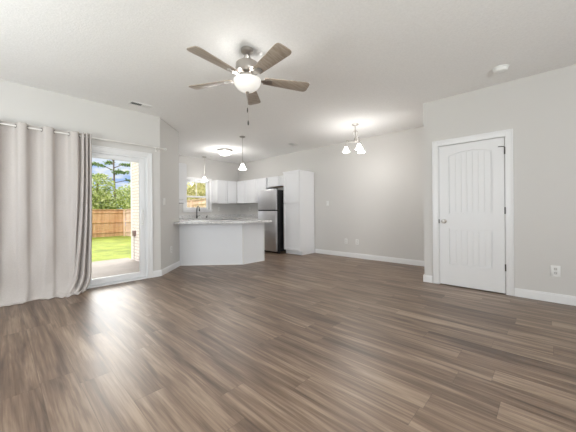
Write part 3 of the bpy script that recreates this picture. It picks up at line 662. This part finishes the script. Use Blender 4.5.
vent(5.013, 4.534, .28, .13, 'white ceiling register near the tall pantry cabinet')
MB().lathe([(0, 0), (.055, 0), (.055, -.006), (.040, -.018), (0, -.020)], 28).build('ceiling_disc', M['white_plastic'], loc=(4.36, 7.22, H - .0005))
tag(bpy.data.objects['ceiling_disc'], 'small round white fitting on the kitchen ceiling by the flush light', 'ceiling fitting')

# ------------------------------------------------------------------ wall plates
def plate(kind, loc, rz, label, wd=.072, ht=.118):
    o = thing('light_switch' if kind == 'switch' else 'wall_outlet', label, 'light switch' if kind == 'switch' else 'outlet', loc, rz, 'white wall plates')
    MB().box(-wd / 2, -.007, -ht / 2, wd / 2, -.0008, ht / 2).build('cover_plate', M['white_plastic'], o, bevel=.002)
    if kind == 'switch': MB().box(-.017, -.010, -.034, .017, -.007, .034).build('rocker', M['white_plastic'], o, bevel=.0015)
    else:
        for z in (-.024, .024):
            r = MB().prism_y([(-.015, z - .012), (-.010, z - .017), (.010, z - .017), (.015, z - .012), (.015, z + .012), (.010, z + .017), (-.010, z + .017), (-.015, z + .012)], -.0088, -.007).build('receptacle', M['slot'], o)
            MB().box(-.008, -.0095, z - .005, -.005, -.0085, z + .007).box(.005, -.0095, z - .005, .008, -.0085, z + .007).build('slots', M['louver'], r)
plate('outlet', (X1, -.061, .371), RZX, 'white outlet low on the wall right of the panelled door', .085, .13)
plate('switch', (X2, 4.032, 1.29), RZX, 'white switch plate on the dining wall beside the pantry cabinet')
plate('outlet', (X2, 3.511, .371), RZX, 'outlet low on the dining wall, the one nearer the pantry')
plate('outlet', (X2, 3.215, .371), RZX, 'outlet low on the dining wall, the one farther from the pantry')
plate('switch', (2.04, 4.968, 1.29), PI / 4, 'white switch on the angled wall right of the patio door', .075, .12)
plate('outlet', (2.252, 5.180, .393), PI / 4, 'outlet low on the angled wall beside the peninsula')
plate('outlet', (4.93, YW, 1.19), 0, 'outlet above the kitchen counter right of the window')
plate('outlet', (X2, 7.15, 1.18), RZX, 'outlet above the counter on the wall leading to the refrigerator')

# ------------------------------------------------------------------ kitchen
def shaker(parent, x0, z0, x1, z1, y=0.0, name='door', rail=.055, m=None):
    m = m or M['cabinet']; t = .019
    d = MB().box(x0, y - t, z0, x0 + rail, y, z1).box(x1 - rail, y - t, z0, x1, y, z1).box(x0 + rail, y - t, z0, x1 - rail, y, z0 + rail).box(x0 + rail, y - t, z1 - rail, x1 - rail, y, z1).box(x0 + rail, y - t + .012, z0 + rail, x1 - rail, y, z1 - rail)
    return d.build(name, m, parent)
def cabinet(name, label, wdt, dep, hgt, loc, rz, cols, group, cat='kitchen cabinet', toe=0, side_m=None, under=None, rows=None):
    o = thing(name, label, cat, loc, rz, group)
    y0 = .02
    b = MB()
    if toe: b.box(0, y0 + .07, 0, wdt, dep, toe)
    yb = y0 + .05; e = .012                                          # doors close on a shell; the space behind them is set back
    b.box(0, yb, toe, wdt, dep, hgt).box(0, y0, toe, .004, yb, hgt).box(wdt - .004, y0, toe, wdt, yb, hgt).box(.004, y0, toe, wdt - .004, yb, toe + .004).box(.004, y0, hgt - .004, wdt - .004, yb, hgt)
    b.build('body', M['cabinet'], o)
    if under: MB().box(.01, y0 + .01, -.004, wdt - .01, dep - .01, 0).build('underside', under, o)
    rows = rows or [(toe + .006, hgt - .006)]
    for (z0, z1) in rows:
        for i in range(cols):
            shaker(o, wdt * i / cols + .009, z0, wdt * (i + 1) / cols - .009, z1, y0 - .001)
    return o
ZU, HU = 1.36, .725
g_up = 'white wall cabinets of the kitchen'
cabinet('wall_cabinet', 'white two-door wall cabinet right of the kitchen window', 5.395 - 4.665, .33, HU, (4.665, YW - .332, ZU), 0, 2, g_up)
cabinet('wall_cabinet', 'narrow white wall cabinet in the kitchen corner', 7.414 - 6.992, .328, HU, (5.396, 7.414, ZU), RZX, 1, g_up)
cabinet('wall_cabinet', 'white two-door wall cabinet left of the refrigerator', 6.988 - 5.975, .328, HU, (5.396, 6.988, ZU), RZX, 2, g_up)
MB().box(.012, 0, 0, .075, .29, .30).build('filler_strip', M['cabinet'], loc=(5.43, 5.972, 1.785), rz=RZX)
tag(bpy.data.objects['filler_strip'], 'narrow white filler between wall cabinets beside the refrigerator top', 'cabinet filler')
cabinet('wall_cabinet', 'short white cabinet mounted above the refrigerator', 5.892 - 5.012, .328, .285, (5.396, 5.892, 1.80), RZX, 2, g_up, under=M['raw_wood'])
cabinet('wall_cabinet', 'white wall cabinet partly hidden behind the angled wall', YW - 5.80, .33, HU + .06, (2.882, 5.80, ZU + .02), PI / 2, 3, g_up)
hood = thing('under_cabinet_hood', 'slim white hood under the cabinet beside the angled wall', 'range hood', (2.552, 5.86, 1.30))
MB().box(.0, 0, 0, .33, .75, .06).build('hood_body', M['cabinet'], hood, bevel=.004); MB().box(.03, .03, -.008, .30, .72, 0).build('filter', M['louver'], hood)

pa = cabinet('pantry_cabinet', 'tall white pantry cabinet at the end of the kitchen', 5.002 - 4.448, X2 - 5.132 - .002, 2.105, (5.112, 5.002, 0), RZX, 1, None, 'pantry cabinet', toe=.10, rows=[(.112, 1.288), (1.303, 2.088)])
MB().box(-.006, -.008, 2.09, .560, .60, 2.118).build('top_trim', M['cabinet'], pa)
# refrigerator, local x left to right, y into the wall
fg = thing('refrigerator', 'stainless steel top-freezer refrigerator with black sides', 'refrigerator', (4.90, 5.775, 0), RZX)
FW = .70
MB().box(0, .075, .05, FW, .70, 1.655).build('body', M['black'], fg, bevel=.004)
for (a_, b_) in ((.02, .13), (FW - .07, .13), (.02, .6), (FW - .07, .6)): MB().box(a_, b_, 0, a_ + .05, b_ + .05, .05).build('foot', M['black'], fg)
MB().box(.01, .07, .015, FW - .01, .12, .05).build('kick_grille', M['black'], fg)
MB().box(.006, .062, .055, FW - .006, .078, 1.65).build('gasket', M['rubber'], fg)
for nm, z0, z1 in (('fridge_door', .055, 1.105), ('freezer_door', 1.135, 1.672)):
    dd = MB().box(0, 0, z0, FW, .064, z1).build(nm, M['steel'], fg, bevel=.007)
MB().box(.012, .012, 1.103, FW - .012, .075, 1.137).build('handle_recess', M['rubber'], fg)
MB().box(FW - .10, .02, 1.672, FW - .02, .12, 1.69).build('hinge_cover', M['black'], fg, bevel=.003)

# peninsula
PB = [(2.556, 5.484), (3.50, 4.602), (4.072, 4.602), (4.072, 5.20), (3.74, 5.20), (2.556, 6.34)]
pb = thing('peninsula', 'white panelled kitchen peninsula with an angled corner', 'peninsula', (0, 0, 0))
inner = [(2.58, 5.52), (3.51, 4.64), (4.04, 4.64), (4.04, 5.19), (3.73, 5.19), (2.58, 6.30)]
MB().prism(inner, .0, .862).build('cabinet_core', M['cabinet'], pb)
def slab2(a, b, t, z0, z1):
    a, b = Vector(a), Vector(b); d = (b - a).normalized(); n = Vector((-d.y, d.x)); return [tuple(a), tuple(b), tuple(b + n * t), tuple(a + n * t)]
MB().prism(slab2(PB[0], PB[1], .02, 0, 1), 0, .866).build('front_panel', M['peninsula'], pb)
MB().prism(slab2(PB[1], PB[2], .02, 0, 1), 0, .866).build('side_panel', M['peninsula'], pb)
MB().prism(slab2(PB[2], PB[3], .02, 0, 1), 0, .866).build('end_panel', M['peninsula'], pb)
for q in (PB[1], PB[2]): MB().box(q[0] - .016, q[1] - .008, 0, q[0] + .008, q[1] + .016, .866).build('corner_trim', M['trim'], pb)
bs = MB()
for a_, b_ in ((PB[0], PB[1]), (PB[1], PB[2])): bs.prism(slab2(a_, b_, -.008, 0, 1), 0, .018)
bs.build('shoe_moulding', M['trim'], pb)
# countertop in joined pieces (one continuous worktop, with the sink cut-out)
CT = M['stone']; z0, z1 = .868, .908
ctop = thing('countertop', 'grey speckled stone-look worktop over peninsula and kitchen cabinets', 'countertop')
SKX0, SKX1, SKY0, SKY1 = 3.86, 4.56, 7.20, 7.60
top = MB().prism([(2.336, 5.250), (3.30, 4.300), (3.335, 4.290), (4.11, 4.375), (4.135, 4.40), (4.135, 5.22), (3.76, 5.22), (2.556, 6.38), (2.556, 5.470)], z0, z1)
top.box(2.556, 6.38, z0, 3.18, YW - .003, z1).box(3.18, 7.12, z0, SKX0, YW - .003, z1).box(SKX0, 7.12, z0, SKX1, SKY0, z1).box(SKX0, SKY1, z0, SKX1, YW - .003, z1).box(SKX1, 7.12, z0, X2 - .003, YW - .003, z1).box(5.09, 5.86, z0, X2 - .003, 7.12, z1)
top.build('worktop', CT, ctop)
MB().box(2.58, YW - .022, z1, X2 - .024, YW - .003, z1 + .10).box(X2 - .022, 5.90, z1, X2 - .003, YW - .003, z1 + .10).build('backsplash', CT, ctop)
sk = thing('kitchen_sink', 'stainless sink set in the counter under the kitchen window', 'sink', (0, 0, 0))
MB().box(SKX0 + .01, SKY0 + .01, .72, SKX1 - .01, SKY1 - .01, .724).box(SKX0 + .004, SKY0 + .004, .72, SKX0 + .01, SKY1 - .004, .906).box(SKX1 - .01, SKY0 + .004, .72, SKX1 - .004, SKY1 - .004, .906).box(SKX0 + .01, SKY0 + .004, .72, SKX1 - .01, SKY0 + .01, .906).box(SKX0 + .01, SKY1 - .01, .72, SKX1 - .01, SKY1 - .004, .906).build('basin', M['steel'], sk)
g_b = 'white base cabinets of the kitchen'
def base_cab(label, wdt, loc, rz, cols, dep=.60): return cabinet('base_cabinet', label, wdt, dep, .864, loc, rz, cols, g_b, 'base cabinet', toe=.10)
o = thing('base_cabinet', 'white sink base cabinet under the kitchen window', 'base cabinet', (3.76, 7.146, 0), 0, g_b)
MB().box(0, .09, 0, .90, .60, .10).box(0, .02, .10, .90, .60, .70).box(0, .02, .70, .09, .60, .864).box(.82, .02, .70, .90, .60, .864).box(.09, .02, .70, .82, .045, .864).build('body', M['cabinet'], o)
for i in range(2): shaker(o, .45 * i + .003, .104, .45 * (i + 1) - .003, .68, .019)
base_cab('white base cabinet in the kitchen corner right of the sink', .43, (4.664, 7.146, 0), 0, 1)
base_cab('white base cabinet left of the refrigerator', 7.74 - 5.87, (5.112, 7.74, 0), RZX, 3)
base_cab('white base cabinet along the hidden kitchen side wall', 7.74 - 6.39, (3.16, 6.39, 0), PI / 2, 2, .60)
# faucet + soap
fa = thing('kitchen_faucet', 'tall gooseneck kitchen faucet in front of the window', 'faucet', (4.11, 7.655, .909))
MB().lathe([(0, 0), (.027, 0), (.027, .008), (.019, .02), (.017, .075), (.013, .085), (0, .085)], 22).build('faucet_base', M['dark_metal'], fa)
P = [(0, 0, .08), (0, 0, .25), (0, -.02, .32), (0, -.075, .355), (0, -.135, .325), (0, -.155, .265)]
MB().tube(catmull(P, 6), .0115, 12).build('spout', M['dark_metal'], fa)
MB().lathe([(0, .0), (.017, -.0), (.018, -.055), (.013, -.065), (0, -.066)], 16, (0, -.157, .27)).build('spray_head', M['dark_metal'], fa)
MB().tube([(.015, 0, .055), (.045, -.005, .065), (.095, -.012, .082)], [.011, .007, .006], 10).build('lever', M['dark_metal'], fa)
so_ = thing('soap_dispenser', 'small dark soap dispenser right of the kitchen faucet', 'soap dispenser', (4.435, 7.65, .909))
MB().lathe([(0, 0), (.022, 0), (.022, .008), (.012, .014), (.011, .045), (.015, .05), (.015, .06), (0, .062)], 18).build('pump_base', M['dark_metal'], so_)
MB().tube([(0, 0, .055), (0, -.03, .064), (0, -.075, .056)], .0065, 8).build('nozzle', M['dark_metal'], so_)
